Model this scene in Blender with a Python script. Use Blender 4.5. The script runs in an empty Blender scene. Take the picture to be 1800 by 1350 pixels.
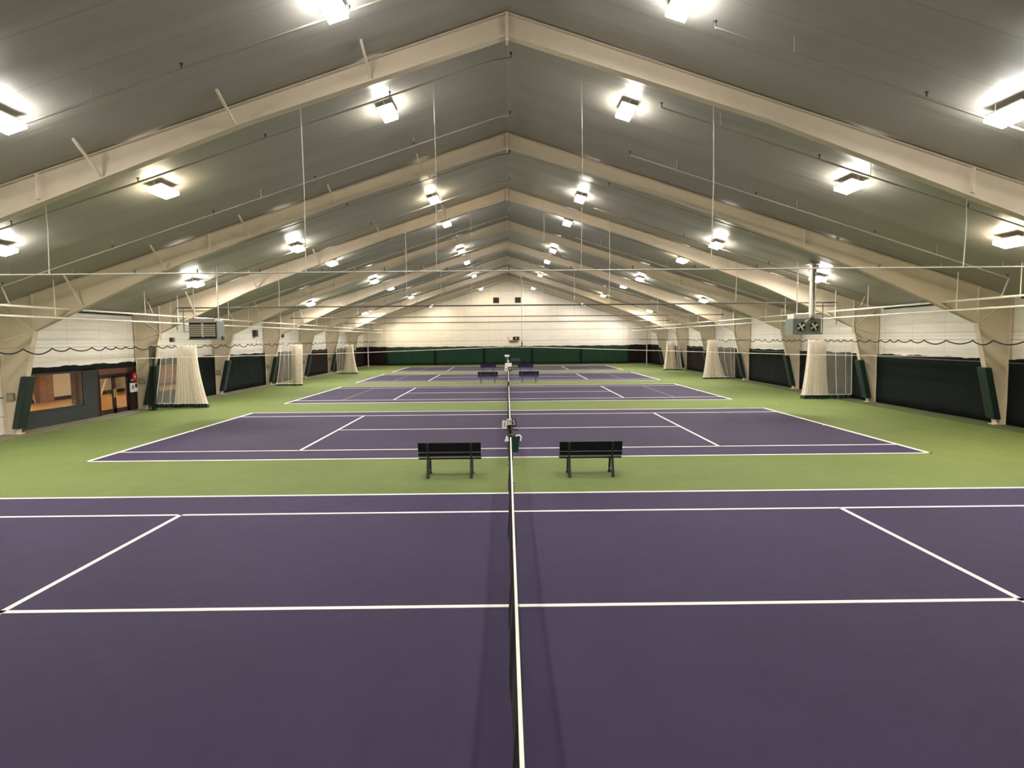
import bpy, bmesh, math, random
from mathutils import Vector, Matrix
random.seed(7)
scene = bpy.context.scene
COL = scene.collection

# ------------------------------------------------------------------ camera
F_PX, PITCH, ROLL, YAW = 1050.6, 0.07621, -0.00887, 0.00759
cam_data = bpy.data.cameras.new('camera')
cam_data.sensor_width = 36.0
cam_data.lens = F_PX / 1800 * 36.0
cam_data.clip_end = 300
cam = bpy.data.objects.new('camera', cam_data)
COL.objects.link(cam)
cy, sy, cp, sp = math.cos(YAW), math.sin(YAW), math.cos(PITCH), math.sin(PITCH)
R0 = Vector((cy, -sy, 0)); Y0 = Vector((sy, cy, 0)); Z0 = Vector((0, 0, 1))
FW = Y0 * cp - Z0 * sp
DN = -(Y0 * sp + Z0 * cp)
c_, s_ = math.cos(ROLL), math.sin(ROLL)
RIGHT = R0 * c_ - DN * s_
DOWN = R0 * s_ + DN * c_
m = Matrix.Identity(4)
for i in range(3):
    m[i][0] = RIGHT[i]; m[i][1] = -DOWN[i]; m[i][2] = -FW[i]
m[0][3], m[1][3], m[2][3] = -0.061, 0.0, 3.33
cam.matrix_world = m
scene.camera = cam

# ------------------------------------------------------------------ world, exposure
world = bpy.data.worlds.new('world'); scene.world = world
world.use_nodes = True
world.node_tree.nodes['Background'].inputs[0].default_value = (0.8, 0.85, 1, 1)
world.node_tree.nodes['Background'].inputs[1].default_value = 0.0
scene.view_settings.view_transform = 'Standard'
scene.view_settings.look = 'None'
scene.view_settings.gamma = 1.0
scene.view_settings.use_curve_mapping = False
scene.view_settings.exposure = 0.0

LAMP = 245.0            # strength of the lens panels of the hall lights
CEIL_RIDGE, CEIL_SLOPE = 10.57, 0.3225
HALF = 18.30           # side walls
Y_BACK, Y_END = -2.6, 76.25
FY = [13.92 + 7.786 * i for i in range(8)]
COURTS = [1.74, 16.53, 31.43, 46.33, 61.15]
CL, CD = 11.885, 10.97

def ceil_z(x): return CEIL_RIDGE - CEIL_SLOPE * abs(x)

# ------------------------------------------------------------------ materials
def lin(c):
    return tuple(((v / 255) / 12.92 if v / 255 <= 0.04045 else ((v / 255 + 0.055) / 1.055) ** 2.4) for v in c)

class Mat:
    def __init__(s, name, color, rough=0.6, metal=0.0, spec=0.5):
        s.m = bpy.data.materials.new(name); s.m.use_nodes = True
        s.nt = s.m.node_tree; s.b = s.nt.nodes['Principled BSDF']
        s.b.inputs['Base Color'].default_value = (*color, 1)
        s.b.inputs['Roughness'].default_value = rough
        s.b.inputs['Metallic'].default_value = metal
        s.b.inputs['Specular IOR Level'].default_value = spec
        s.color = color
    def n(s, t, **k):
        nd = s.nt.nodes.new(t)
        for a, v in k.items(): setattr(nd, a, v)
        return nd
    def l(s, a, b): s.nt.links.new(a, b)
    def coords(s): return s.n('ShaderNodeTexCoord').outputs['Object']
    def math(s, op, a, b=None):
        nd = s.n('ShaderNodeMath', operation=op)
        for i, v in enumerate((a, b)):
            if v is None: continue
            if isinstance(v, (int, float)): nd.inputs[i].default_value = v
            else: s.l(v, nd.inputs[i])
        return nd.outputs[0]
    def noise(s, scale, detail=4, vec=None, rough=0.6, stretch=None):
        v = vec or s.coords()
        if stretch:
            mp = s.n('ShaderNodeMapping'); mp.inputs['Scale'].default_value = stretch
            s.l(v, mp.inputs['Vector']); v = mp.outputs[0]
        nz = s.n('ShaderNodeTexNoise'); nz.inputs['Scale'].default_value = scale
        nz.inputs['Detail'].default_value = detail; nz.inputs['Roughness'].default_value = rough
        s.l(v, nz.inputs['Vector']); return nz.outputs['Fac']
    def mottled(s, scale, amount, detail=5, stretch=None):
        """base colour scaled by 1 +- amount following noise"""
        f = s.noise(scale, detail, stretch=stretch)
        mr = s.n('ShaderNodeMapRange'); s.l(f, mr.inputs['Value'])
        mr.inputs['From Min'].default_value = 0.3; mr.inputs['From Max'].default_value = 0.7
        mr.inputs['To Min'].default_value = 1 - amount; mr.inputs['To Max'].default_value = 1 + amount
        return mr.outputs[0]
    def color_by(s, fac):
        mx = s.n('ShaderNodeVectorMath', operation='SCALE')
        mx.inputs[0].default_value = s.color; s.l(fac, mx.inputs['Scale'])
        s.l(mx.outputs[0], s.b.inputs['Base Color'])
    def bump(s, fac, strength=0.2, dist=0.02):
        bp = s.n('ShaderNodeBump'); bp.inputs['Strength'].default_value = strength
        bp.inputs['Distance'].default_value = dist
        s.l(fac, bp.inputs['Height']); s.l(bp.outputs[0], s.b.inputs['Normal'])

def simple(name, color, rough=0.6, metal=0.0, spec=0.5, mot=0.05, scale=6.0):
    M = Mat(name, color, rough, metal, spec)
    if mot: M.color_by(M.mottled(scale, mot))
    return M.m

def hard_court(name, color, dark=0.0):
    M = Mat(name, color, 0.72, 0, 0.08)
    a = M.mottled(0.35, 0.09, 6); b = M.mottled(3.0, 0.05, 6); c = M.mottled(60.0, 0.05, 3)
    M.color_by(M.math('MULTIPLY', M.math('MULTIPLY', a, b), c))
    M.bump(M.noise(180, 3), 0.15, 0.002)
    return M.m

M_PURPLE = hard_court('purple_court_paint', (0.0435, 0.0345, 0.0755))
M_GREEN = hard_court('green_court_paint', (0.127, 0.163, 0.056))
M_LINE = simple('white_line_paint', (0.80, 0.80, 0.76), 0.6, mot=0.03)
M_FAINT = simple('pale_lavender_line_paint', (0.20, 0.165, 0.25), 0.6, mot=0.03)
M_MARGIN = simple('grey_floor_margin', (0.15, 0.135, 0.09), 0.8, mot=0.2, scale=2)
M_MARGIN_G = simple('olive_floor_margin', (0.065, 0.080, 0.028), 0.8, mot=0.2, scale=2)

# vinyl-faced roof insulation: off white, slight sheen, soft wrinkles across the slope
def roof_mat():
    M = Mat('vinyl_roof_insulation', (0.315, 0.308, 0.278), 0.40, 0, 0.4)
    co = M.coords(); sep = M.n('ShaderNodeSeparateXYZ'); M.l(co, sep.inputs[0])
    y = sep.outputs['Y']
    fr = M.math('FRACT', M.math('MULTIPLY', y, 1 / 1.2977))
    seam = M.math('LESS_THAN', M.math('ABSOLUTE', M.math('SUBTRACT', fr, 0.5)), 0.012)
    sh = M.math('SUBTRACT', 1.0, M.math('MULTIPLY', seam, 0.16))
    M.color_by(M.math('MULTIPLY', sh, M.mottled(0.7, 0.05, 4, stretch=(0.25, 1.5, 0.25))))
    wr = M.noise(0.9, 2, stretch=(0.12, 2.0, 0.12))
    pil = M.math('SINE', M.math('MULTIPLY', y, 2 * math.pi / 1.2977))
    M.bump(M.math('ADD', M.math('MULTIPLY', wr, 1.0), M.math('MULTIPLY', pil, 0.3)), 0.32, 0.10)
    return M.m
M_ROOF = roof_mat()

def wall_mat(name, axis, zlines, vstep, color=(0.85, 0.81, 0.75)):
    M = Mat(name, color, 0.55, 0, 0.35)
    co = M.coords(); sep = M.n('ShaderNodeSeparateXYZ'); M.l(co, sep.inputs[0])
    acc = None
    for z, w, d in zlines:
        v = M.math('MULTIPLY', M.math('LESS_THAN', M.math('ABSOLUTE', M.math('SUBTRACT', sep.outputs['Z'], z)), w), d)
        acc = v if acc is None else M.math('ADD', acc, v)
    fr = M.math('FRACT', M.math('MULTIPLY', sep.outputs[axis], 1 / vstep))
    v = M.math('MULTIPLY', M.math('LESS_THAN', M.math('ABSOLUTE', M.math('SUBTRACT', fr, 0.5)), 0.018 / vstep), 0.16)
    acc = M.math('ADD', acc, v)
    st = (0.4, 0.4, 3.0)
    M.color_by(M.math('MULTIPLY', M.math('SUBTRACT', 1.0, acc), M.mottled(1.5, 0.06, 5, stretch=st)))
    M.bump(M.noise(1.3, 4, stretch=(0.5, 0.5, 2.6)), 0.5, 0.06)
    return M.m
M_WALL = wall_mat('white_vinyl_wall', 'Y', [(3.42, 0.018, 0.25), (3.27, 0.012, 0.2), (2.75, 0.012, 0.18), (1.35, 0.03, 0.75), (0.66, 0.018, 0.45)], 2.0)
M_ENDWALL = wall_mat('white_vinyl_end_wall', 'X', [(9.35, 0.03, 0.3), (5.25, 0.03, 0.3), (4.42, 0.035, 0.45), (3.05, 0.035, 0.35), (2.62, 0.02, 0.2)], 1.55, (0.76, 0.72, 0.65))

M_STEEL = simple('beige_painted_steel', (0.62, 0.535, 0.41), 0.5, mot=0.05, scale=1.5)
M_STEEL_LT = simple('pale_painted_steel', (0.68, 0.61, 0.49), 0.5, mot=0.05, scale=3)
M_PIPE = simple('white_painted_pipe', (0.80, 0.76, 0.66), 0.4, mot=0.04)
M_PIPE_D = simple('dull_grey_pipe', (0.22, 0.20, 0.16), 0.5, mot=0.1)
M_BRANCH = simple('grey_white_branch_pipe', (0.36, 0.335, 0.29), 0.4, mot=0.04)
M_WIRE = simple('pale_wire', (0.42, 0.40, 0.35), 0.5, mot=0)
M_RAIL_D = simple('dark_rail', (0.05, 0.045, 0.035), 0.6, mot=0)
M_DARKMETAL = simple('dark_metal', (0.03, 0.03, 0.03), 0.5, mot=0.1)
M_GALV = simple('galvanised_duct', (0.62, 0.60, 0.58), 0.28, 0.9, mot=0.1, scale=12)
M_HEATER = simple('grey_green_heater_paint', (0.18, 0.21, 0.19), 0.5, mot=0.05)
M_LOUVER = simple('pale_louver_metal', (0.70, 0.66, 0.60), 0.4, 0.2, mot=0.03)
M_BLACK = simple('black_recess', (0.008, 0.008, 0.008), 0.9, mot=0)
M_PAD = simple('dark_green_vinyl_pad', (0.006, 0.020, 0.016), 0.5, mot=0.1, scale=3)
def fabric(name, color, rough=0.85):
    M = Mat(name, color, rough, 0, 0.10)
    M.color_by(M.mottled(1.2, 0.12, 5)); M.bump(M.noise(3, 4, stretch=(1, 1, .5)), 0.25, 0.05)
    return M.m
M_SCREEN = fabric('blackish_green_windscreen_fabric', (0.0065, 0.0095, 0.0085))
M_SCREEN_M = fabric('dark_brown_black_windscreen_fabric', (0.010, 0.0065, 0.0065))
M_SCREEN_G = fabric('green_windscreen_fabric', (0.013, 0.034, 0.022))
M_SCREEN_SEAM = fabric('dark_green_seam_fabric', (0.004, 0.012, 0.008))
M_PAINTED = simple('dark_green_painted_block', (0.013, 0.018, 0.019), 0.7, mot=0.12, scale=2)
M_MAROON = simple('dark_maroon_painted_wood', (0.022, 0.008, 0.008), 0.4, mot=0.1)
M_BROWN = simple('brown_wood_header', (0.10, 0.035, 0.025), 0.5, mot=0.1)
M_TRIMBLK = simple('black_frame', (0.012, 0.008, 0.008), 0.5, mot=0)
M_REVEAL = simple('brown_window_reveal', (0.20, 0.14, 0.11), 0.6, mot=0.05)
M_BENCH = simple('shade_darkened_purple_slats', (0.003, 0.0022, 0.005), 0.6, spec=0.25, mot=0.1)  # purple slats of the near benches, shade on their backs put into the colour
M_BENCH_P = simple('deep_purple_slats', (0.018, 0.012, 0.052), 0.7, spec=0.15, mot=0.1)
M_LEG = simple('dark_green_cast_leg', (0.022, 0.032, 0.030), 0.35, 0.2, mot=0.1)
M_NETCORD = simple('black_net_cord', (0.012, 0.012, 0.014), 0.8, mot=0)
M_TAPE = simple('white_net_tape', (0.85, 0.84, 0.78), 0.7, mot=0.03)
M_POST = simple('dark_green_net_post', (0.012, 0.022, 0.02), 0.4, mot=0)
M_BIN = simple('dark_green_plastic', (0.008, 0.035, 0.022), 0.4, mot=0.05)
M_BAG = simple('white_plastic_liner', (0.75, 0.72, 0.70), 0.4, mot=0.05)
M_CARD = simple('white_score_card', (0.82, 0.78, 0.72), 0.5, mot=0.03)
M_INK = simple('black_ink', (0.01, 0.01, 0.01), 0.5, mot=0)
M_RED = simple('red_enamel', (0.45, 0.015, 0.01), 0.35, mot=0.05)
M_WOODFLOOR = None
def wood():
    M = Mat('honey_wood_floor', (0.62, 0.33, 0.10), 0.35)
    M.color_by(M.mottled(2.5, 0.12, 5, stretch=(8, .6, 1))); return M.m
M_WOODFLOOR = wood()
M_TAN = simple('tan_orange_wall_paint', (0.62, 0.36, 0.16), 0.6, mot=0.03)
M_ROOMWHITE = simple('white_room_paint', (0.78, 0.76, 0.66), 0.6, mot=0.03)
M_TENNISBALL = simple('yellow_green_felt', (0.65, 0.75, 0.12), 0.9, mot=0.05)

def emit(name, color, strength):
    m_ = bpy.data.materials.new(name); m_.use_nodes = True; nt = m_.node_tree
    nt.nodes.clear(); e = nt.nodes.new('ShaderNodeEmission'); o = nt.nodes.new('ShaderNodeOutputMaterial')
    e.inputs[0].default_value = (*color, 1); e.inputs[1].default_value = strength
    nt.links.new(e.outputs[0], o.inputs[0]); return m_
M_LAMP_COOL = emit('cool_white_lamp_lens', (1.0, 0.95, 0.90), LAMP)
M_LAMP_WARM = emit('warm_white_lamp_lens', (1.0, 0.84, 0.60), LAMP)
M_LAMP_MID = emit('neutral_lamp_lens', (1.0, 0.92, 0.81), LAMP)
RIM = {}
for _m, _c in ((M_LAMP_COOL, (1.0, 0.95, 0.90)), (M_LAMP_WARM, (1.0, 0.84, 0.60)), (M_LAMP_MID, (1.0, 0.92, 0.81))):
    RIM[_m.name] = emit(_m.name.replace('lens', 'rim'), _c, LAMP * 0.30)
M_LAMP_OUT = emit('bright_outer_lamp_lens', (1.0, 0.93, 0.82), LAMP * 1.75)
M_LAMP_OUT_W = emit('bright_warm_outer_lamp_lens', (1.0, 0.84, 0.60), LAMP * 1.5)
RIM[M_LAMP_OUT.name] = emit('bright_outer_lamp_rim', (1.0, 0.93, 0.82), LAMP * 0.27)
RIM[M_LAMP_OUT_W.name] = emit('bright_warm_outer_lamp_rim', (1.0, 0.84, 0.60), LAMP * 0.27)
M_LAMP_OFF = simple('unlit_white_lens', (0.8, 0.8, 0.75), 0.4, mot=0)
M_ROOMLAMP = emit('lobby_lamp_lens', (1.0, 0.82, 0.60), 85.0)

def glass():
    m_ = bpy.data.materials.new('clear_glass'); m_.use_nodes = True; nt = m_.node_tree
    nt.nodes.clear(); o = nt.nodes.new('ShaderNodeOutputMaterial')
    t = nt.nodes.new('ShaderNodeBsdfTransparent'); g = nt.nodes.new('ShaderNodeBsdfGlossy')
    t.inputs[0].default_value = (0.9, 0.92, 0.9, 1); g.inputs['Roughness'].default_value = 0.02
    mx = nt.nodes.new('ShaderNodeMixShader'); mx.inputs[0].default_value = 0.08
    nt.links.new(t.outputs[0], mx.inputs[1]); nt.links.new(g.outputs[0], mx.inputs[2])
    nt.links.new(mx.outputs[0], o.inputs[0]); return m_
M_GLASS = glass()

def sheer(name, color, alpha):
    """fine mesh fabric: partly open weave"""
    m_ = bpy.data.materials.new(name); m_.use_nodes = True; nt = m_.node_tree
    nt.nodes.clear(); o = nt.nodes.new('ShaderNodeOutputMaterial')
    t = nt.nodes.new('ShaderNodeBsdfTransparent'); d = nt.nodes.new('ShaderNodeBsdfDiffuse'); tr = nt.nodes.new('ShaderNodeBsdfTranslucent')
    d.inputs[0].default_value = (*color, 1); tr.inputs[0].default_value = (*color, 1)
    m1 = nt.nodes.new('ShaderNodeMixShader'); m1.inputs[0].default_value = 0.35
    nt.links.new(d.outputs[0], m1.inputs[1]); nt.links.new(tr.outputs[0], m1.inputs[2])
    mx = nt.nodes.new('ShaderNodeMixShader')
    tc = nt.nodes.new('ShaderNodeTexCoord'); nz = nt.nodes.new('ShaderNodeTexNoise'); nz.inputs['Scale'].default_value = 5
    nt.links.new(tc.outputs['Object'], nz.inputs['Vector'])
    mr = nt.nodes.new('ShaderNodeMapRange'); mr.inputs['To Min'].default_value = max(0, alpha - 0.12); mr.inputs['To Max'].default_value = min(1, alpha + 0.12)
    nt.links.new(nz.outputs['Fac'], mr.inputs['Value']); nt.links.new(mr.outputs[0], mx.inputs[0])
    nt.links.new(t.outputs[0], mx.inputs[1]); nt.links.new(m1.outputs[0], mx.inputs[2])
    nt.links.new(mx.outputs[0], o.inputs[0]); return m_
M_NETDENSE = sheer('gathered_white_netting', (0.86, 0.80, 0.70), 0.62)
M_NETSHEER = sheer('open_white_netting', (0.80, 0.75, 0.66), 0.24)
M_NETDARK = sheer('dark_netting', (0.02, 0.03, 0.025), 0.7)

# ------------------------------------------------------------------ helpers
def tag(o, label=None, cat=None, group=None, kind=None):
    if label: o['label'] = label
    if cat: o['category'] = cat
    if group: o['group'] = group
    if kind: o['kind'] = kind
    return o

def link(name, me, parent=None, loc=None):
    o = bpy.data.objects.new(name, me); COL.objects.link(o)
    if parent: o.parent = parent
    if loc: o.location = loc
    return o

def thing(name, label, cat, loc=(0, 0, 0), group=None, rz=0):
    o = bpy.data.objects.new(name, None); COL.objects.link(o)
    o.empty_display_size = 0.2
    o.location = loc; o.rotation_euler = (0, 0, rz)
    return tag(o, label, cat, group)

class MB:
    def __init__(s): s.v = []; s.f = []; s.smooth = []
    def add(s, vs, fs, smooth=False):
        b = len(s.v); s.v += [tuple(v) for v in vs]
        s.f += [tuple(b + i for i in f) for f in fs]; s.smooth += [smooth] * len(fs); return s
    def box(s, x0, x1, y0, y1, z0, z1):
        return s.add([(x0, y0, z0), (x1, y0, z0), (x1, y1, z0), (x0, y1, z0), (x0, y0, z1), (x1, y0, z1), (x1, y1, z1), (x0, y1, z1)],
                     [(3, 2, 1, 0), (4, 5, 6, 7), (0, 1, 5, 4), (1, 2, 6, 5), (2, 3, 7, 6), (3, 0, 4, 7)])
    def tube(s, pts, r, n=8, cap=True):
        pts = [Vector(p) for p in pts]; rings = []
        for i, p in enumerate(pts):
            d = (pts[min(i + 1, len(pts) - 1)] - pts[max(i - 1, 0)]).normalized()
            a = Vector((0, 0, 1)) if abs(d.z) < 0.9 else Vector((1, 0, 0))
            u = d.cross(a).normalized(); w = d.cross(u).normalized()
            rr = r[i] if isinstance(r, (list, tuple)) else r
            rings.append([p + (u * math.cos(2 * math.pi * k / n) + w * math.sin(2 * math.pi * k / n)) * rr for k in range(n)])
        vs = [v for rg in rings for v in rg]; fs = []
        for i in range(len(pts) - 1):
            for k in range(n):
                fs.append((i * n + k, i * n + (k + 1) % n, (i + 1) * n + (k + 1) % n, (i + 1) * n + k))
        s.add(vs, fs, n > 5)
        if cap:
            s.add(rings[0], [tuple(range(n))]); s.add(rings[-1], [tuple(reversed(range(n)))])
        return s
    def bar(s, a, b, w, t, up=(0, 1, 0)):
        """rectangular bar from a to b, width w along 'up', thickness t across"""
        a, b, up = Vector(a), Vector(b), Vector(up).normalized()
        d = (b - a).normalized(); n = d.cross(up).normalized(); up2 = n.cross(d).normalized()
        vs = []
        for p in (a, b):
            for i, j in ((-1, -1), (1, -1), (1, 1), (-1, 1)):
                vs.append(p + up2 * (w / 2 * i) + n * (t / 2 * j))
        return s.add(vs, [(3, 2, 1, 0), (4, 5, 6, 7), (0, 1, 5, 4), (1, 2, 6, 5), (2, 3, 7, 6), (3, 0, 4, 7)])
    def prism_y(s, poly, y0, y1):
        """polygon in XZ extruded along Y"""
        n = len(poly)
        vs = [(x, y0, z) for x, z in poly] + [(x, y1, z) for x, z in poly]
        return s.add(vs, [tuple(range(n)), tuple(reversed(range(n, 2 * n)))] + [(i, i + n, (i + 1) % n + n, (i + 1) % n) for i in range(n)])
    def lathe(s, prof, n=20, c=(0, 0, 0)):
        vs = []; fs = []
        for r, z in prof:
            for k in range(n):
                a = 2 * math.pi * k / n; vs.append((c[0] + r * math.cos(a), c[1] + r * math.sin(a), c[2] + z))
        for i in range(len(prof) - 1):
            for k in range(n):
                fs.append((i * n + k, i * n + (k + 1) % n, (i + 1) * n + (k + 1) % n, (i + 1) * n + k))
        return s.add(vs, fs, True)
    def mesh(s, name, mat):
        me = bpy.data.meshes.new(name); me.from_pydata(s.v, [], s.f)
        me.materials.append(mat)
        bm = bmesh.new(); bm.from_mesh(me); bmesh.ops.recalc_face_normals(bm, faces=bm.faces); bm.to_mesh(me); bm.free()
        for p, q in zip(me.polygons, s.smooth): p.use_smooth = q
        me.update(); return me
    def build(s, name, mat, parent=None, loc=None):
        return link(name, s.mesh(name, mat), parent, loc)

def struct(name, mb, mat, parent=None):
    o = mb.build(name, mat, parent)
    if not parent: o['kind'] = 'structure'
    return o

def copy_tree(o, parent=None):
    c = o.copy(); COL.objects.link(c)
    if parent: c.parent = parent
    for ch in list(o.children):
        if ch.name.split('.')[0] != '__': copy_tree(ch, c)
    return c

def bevel(o, w, seg=2):
    md = o.modifiers.new('bevel', 'BEVEL'); md.width = w; md.segments = seg; md.limit_method = 'ANGLE'; return o

def text_mesh(s, size, depth=0.004):
    cu = bpy.data.curves.new('t', 'FONT'); cu.body = s; cu.size = size; cu.extrude = depth / 2
    cu.align_x = 'CENTER'; cu.align_y = 'CENTER'
    ob = bpy.data.objects.new('t', cu); COL.objects.link(ob)
    dg = bpy.context.evaluated_depsgraph_get(); dg.update()
    me = bpy.data.meshes.new_from_object(ob.evaluated_get(dg))
    bpy.data.objects.remove(ob); bpy.data.curves.remove(cu); return me

NEAR = ['nearest', 'second nearest', 'third nearest', 'fourth nearest', 'fifth nearest', 'sixth nearest', 'seventh nearest', 'farthest']
def rank(i, n):
    names = ['nearest', 'second nearest', 'third nearest', 'fourth nearest', 'fifth nearest', 'sixth nearest', 'seventh nearest', 'eighth nearest',
             'ninth nearest', 'tenth nearest', 'eleventh nearest', 'twelfth nearest', 'thirteenth nearest', 'fourteenth nearest', 'fifteenth nearest',
             'sixteenth nearest', 'seventeenth nearest', 'eighteenth nearest']
    return 'farthest' if i == n - 1 else names[i]

# ------------------------------------------------------------------ the setting
struct('floor', MB().box(-HALF, HALF, Y_BACK, Y_END, -0.15, 0), M_GREEN)
rf = MB()
for s in (-1, 1):
    n = 2
    pts = [(0, CEIL_RIDGE), (s * (HALF + 0.2), ceil_z(HALF + 0.2))]
    poly = pts + [(pts[1][0], pts[1][1] + 0.2), (0, CEIL_RIDGE + 0.2)]
    rf.prism_y(poly, Y_BACK - .2, Y_END + .2)
struct('ceiling', rf, M_ROOF)
# side walls, the left one with openings: window 1, door, window 2
WX0, WX1 = HALF, HALF + 0.22
WT = ceil_z(HALF) + 0.02
struct('wall_right', MB().box(WX0, WX1, Y_BACK, Y_END, -.15, WT), M_WALL)
OP = [(22.35, 25.75, 0.62, 2.12), (26.72, 28.92, 0.02, 1.84), (31.2, 33.7, 0.62, 2.12)]
wl = MB(); yy = Y_BACK
for a, b, z0, z1 in OP:
    wl.box(-WX1, -WX0, yy, a, -.15, WT); wl.box(-WX1, -WX0, a, b, -.15, z0); wl.box(-WX1, -WX0, a, b, z1, WT); yy = b
wl.box(-WX1, -WX0, yy, Y_END, -.15, WT)
struct('wall_left', wl, M_WALL)
ew = MB().prism_y([(-WX1, -.15), (WX1, -.15), (WX1, ceil_z(WX1) + .02), (0, CEIL_RIDGE + .02), (-WX1, ceil_z(WX1) + .02)], Y_END, Y_END + .2)
struct('wall_end', ew, M_ENDWALL)
bw = MB().prism_y([(-WX1, -.15), (WX1, -.15), (WX1, ceil_z(WX1) + .02), (0, CEIL_RIDGE + .02), (-WX1, ceil_z(WX1) + .02)], Y_BACK - .2, Y_BACK)
struct('wall_front', bw, M_WALL)
# floor margins along the side walls
struct('baseboard_left', MB().box(-HALF, -17.25, Y_BACK, Y_END, 0, 0.02), M_MARGIN)
struct('baseboard_right', MB().box(17.2, HALF, Y_BACK, Y_END, 0, 0.02), M_MARGIN_G)
# end wall wind columns and side return trims
tn = 0
for x in (-15.4, -9.2, -3.0, 3.1, 9.3, 15.4):
    tn += 1
    struct('trim_%d' % tn, MB().box(x - .13, x + .13, Y_END - .06, Y_END, 0, ceil_z(x)), M_ENDWALL)
# dark eave gaps between frames
for s, spans in ((-1, [(25.3, 29.2), (33.6, 36.8)]), (1, [(25.4, 29.0), (33.4, 37.0), (17.5, 21.2)])):
    for a, b in spans:
        tn += 1
        struct('trim_%d' % tn, MB().box(min(s * 18.16, s * 18.3), max(s * 18.16, s * 18.3), a, b, ceil_z(18.16) - .13, ceil_z(18.16) - .02), M_BLACK)
# dark painted lower wall around the lobby window and door
pt = MB()
e = 0.02
x0, x1 = -HALF, -HALF + e
def wpanel(mb, ya, yb, za, zb): mb.box(x0, x1, ya, yb, za, zb)
wpanel(pt, 21.9, 26.55, 0.02, .62); wpanel(pt, 25.75, 26.55, .62, 2.18); wpanel(pt, 21.9, 22.35, .62, 2.18)
wpanel(pt, 21.9, 26.55, 2.12, 2.2); wpanel(pt, 29.6, 36.9, .02, .62); wpanel(pt, 33.7, 36.9, .62, 2.2); wpanel(pt, 29.6, 31.2, .62, 2.2); wpanel(pt, 31.2, 33.7, 2.12, 2.2)
tn += 1; struct('trim_%d' % tn, pt, M_PAINTED)
mr = MB(); wpanel(mr, 26.55, 26.72, .02, 2.2); wpanel(mr, 28.92, 29.45, .02, 2.2); wpanel(mr, 26.72, 28.92, 1.84, 2.2)
tn += 1; struct('trim_%d' % tn, mr, M_MAROON)
hd = MB().box(-HALF + e, -HALF + .05, 26.72, 28.7, 1.86, 2.1)
tn += 1; struct('trim_%d' % tn, hd, M_BROWN)

# windows
for wi, (a, b, z0, z1) in enumerate((OP[0], OP[2])):
    fr = MB(); t = .07
    fr.box(-HALF - .22, -HALF + .04, a, a + t, z0, z1).box(-HALF - .22, -HALF + .04, b - t, b, z0, z1)
    fr.box(-HALF - .22, -HALF + .04, a, b, z0, z0 + t).box(-HALF - .22, -HALF + .04, a, b, z1 - t, z1)
    w = struct('window_%d' % (wi + 1), fr, M_TRIMBLK)
    MB().box(-HALF - .12, -HALF - .11, a + t, b - t, z0 + t, z1 - t).build('pane', M_GLASS, w)
    if wi == 0:
        MB().box(-HALF - .45, -HALF - .0, b - t - .03, b - t, z0 + t, z1 - t).build('side_reveal', M_REVEAL, w)
# double glass door
a, b, z0, z1 = OP[1]
d = MB(); d.box(-HALF - .15, -HALF + .04, a, a + .06, z0, z1).box(-HALF - .15, -HALF + .04, b - .06, b, z0, z1).box(-HALF - .15, -HALF + .04, a, b, z1 - .06, z1)
door = struct('door_1', d, M_MAROON)
mid = (a + b) / 2
for k, (ya, yb) in enumerate(((a + .06, mid - .01), (mid + .01, b - .06))):
    lf = MB(); xx0, xx1 = -HALF - .08, -HALF - .03; st = .1
    lf.box(xx0, xx1, ya, ya + st, z0, z1 - .06).box(xx0, xx1, yb - st, yb, z0, z1 - .06).box(xx0, xx1, ya, yb, z0, z0 + .22).box(xx0, xx1, ya, yb, z1 - .17, z1 - .06)
    leaf = lf.build('door_leaf', M_MAROON, door)
    MB().box(-HALF - .06, -HALF - .055, ya + st, yb - st, z0 + .22, z1 - .17).build('pane', M_GLASS, leaf)
    hy = yb - .05 if k == 0 else ya + .05
    MB().box(-HALF - .03, -HALF + .01, hy - .03, hy + .03, .75, 1.15).build('handle', simple('brass_plate', (0.55, .40, .15), .35, .6), leaf)

# lobby room behind the window and door (seen through the glass)
LX0, LX1, LY0, LY1, LZ = -26.0, -HALF - .22, 18.0, 50.0, 2.75
struct('floor_lobby', MB().box(LX0, LX1, LY0, LY1, -.15, 0.01), M_WOODFLOOR)
struct('ceiling_lobby', MB().box(LX0, LX1, LY0, LY1, LZ, LZ + .1), M_ROOMWHITE)
struct('wall_lobby_back', MB().box(LX0 - .1, LX0, LY0, LY1, -.15, LZ), M_TAN)
struct('wall_lobby_near', MB().box(LX0, LX1, LY0 - .1, LY0, -.15, LZ), M_TAN)
struct('wall_lobby_far', MB().box(LX0, LX1, LY1, LY1 + .1, -.15, LZ), M_TAN)
struct('wall_lobby_partition', MB().box(LX0, LX0 + .05, 33.9, 42, 0, LZ), M_ROOMWHITE)
struct('baseboard_lobby', MB().box(LX0 + .05, LX0 + .08, LY0, LY1, 0.01, .22), M_MAROON)
for k, ly in enumerate((24, 30, 36, 43)):
    t = thing('ceiling_light', 'flat lobby ceiling light, %s along the room behind the left windows' % rank(k, 4), 'light', (-22.5, ly, LZ), 'lobby ceiling lights')
    MB().box(-.35, .35, -.35, .35, -.03, -.005).build('frame', M_ROOMWHITE, t)
    MB().box(-.3, .3, -.3, .3, -.045, -.03).build('diffuser', M_ROOMLAMP, t)
t = thing('leaning_stick', 'thin white stick leaning on the orange wall inside the left window', 'stick', (-25.9, 32.3, 0.01))
MB().tube([(0.5, -.2, .02), (0.08, .1, 1.15)], .02, 8).build('shaft', M_ROOMWHITE, t)
t = thing('side_cabinet', 'brown tall cabinet against the back wall of the lobby', 'cabinet', (-25.9, 33.3, 0.01))
M_CAB = simple('brown_wood_veneer', (0.33, 0.18, 0.09), 0.5, mot=0.1)
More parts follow.
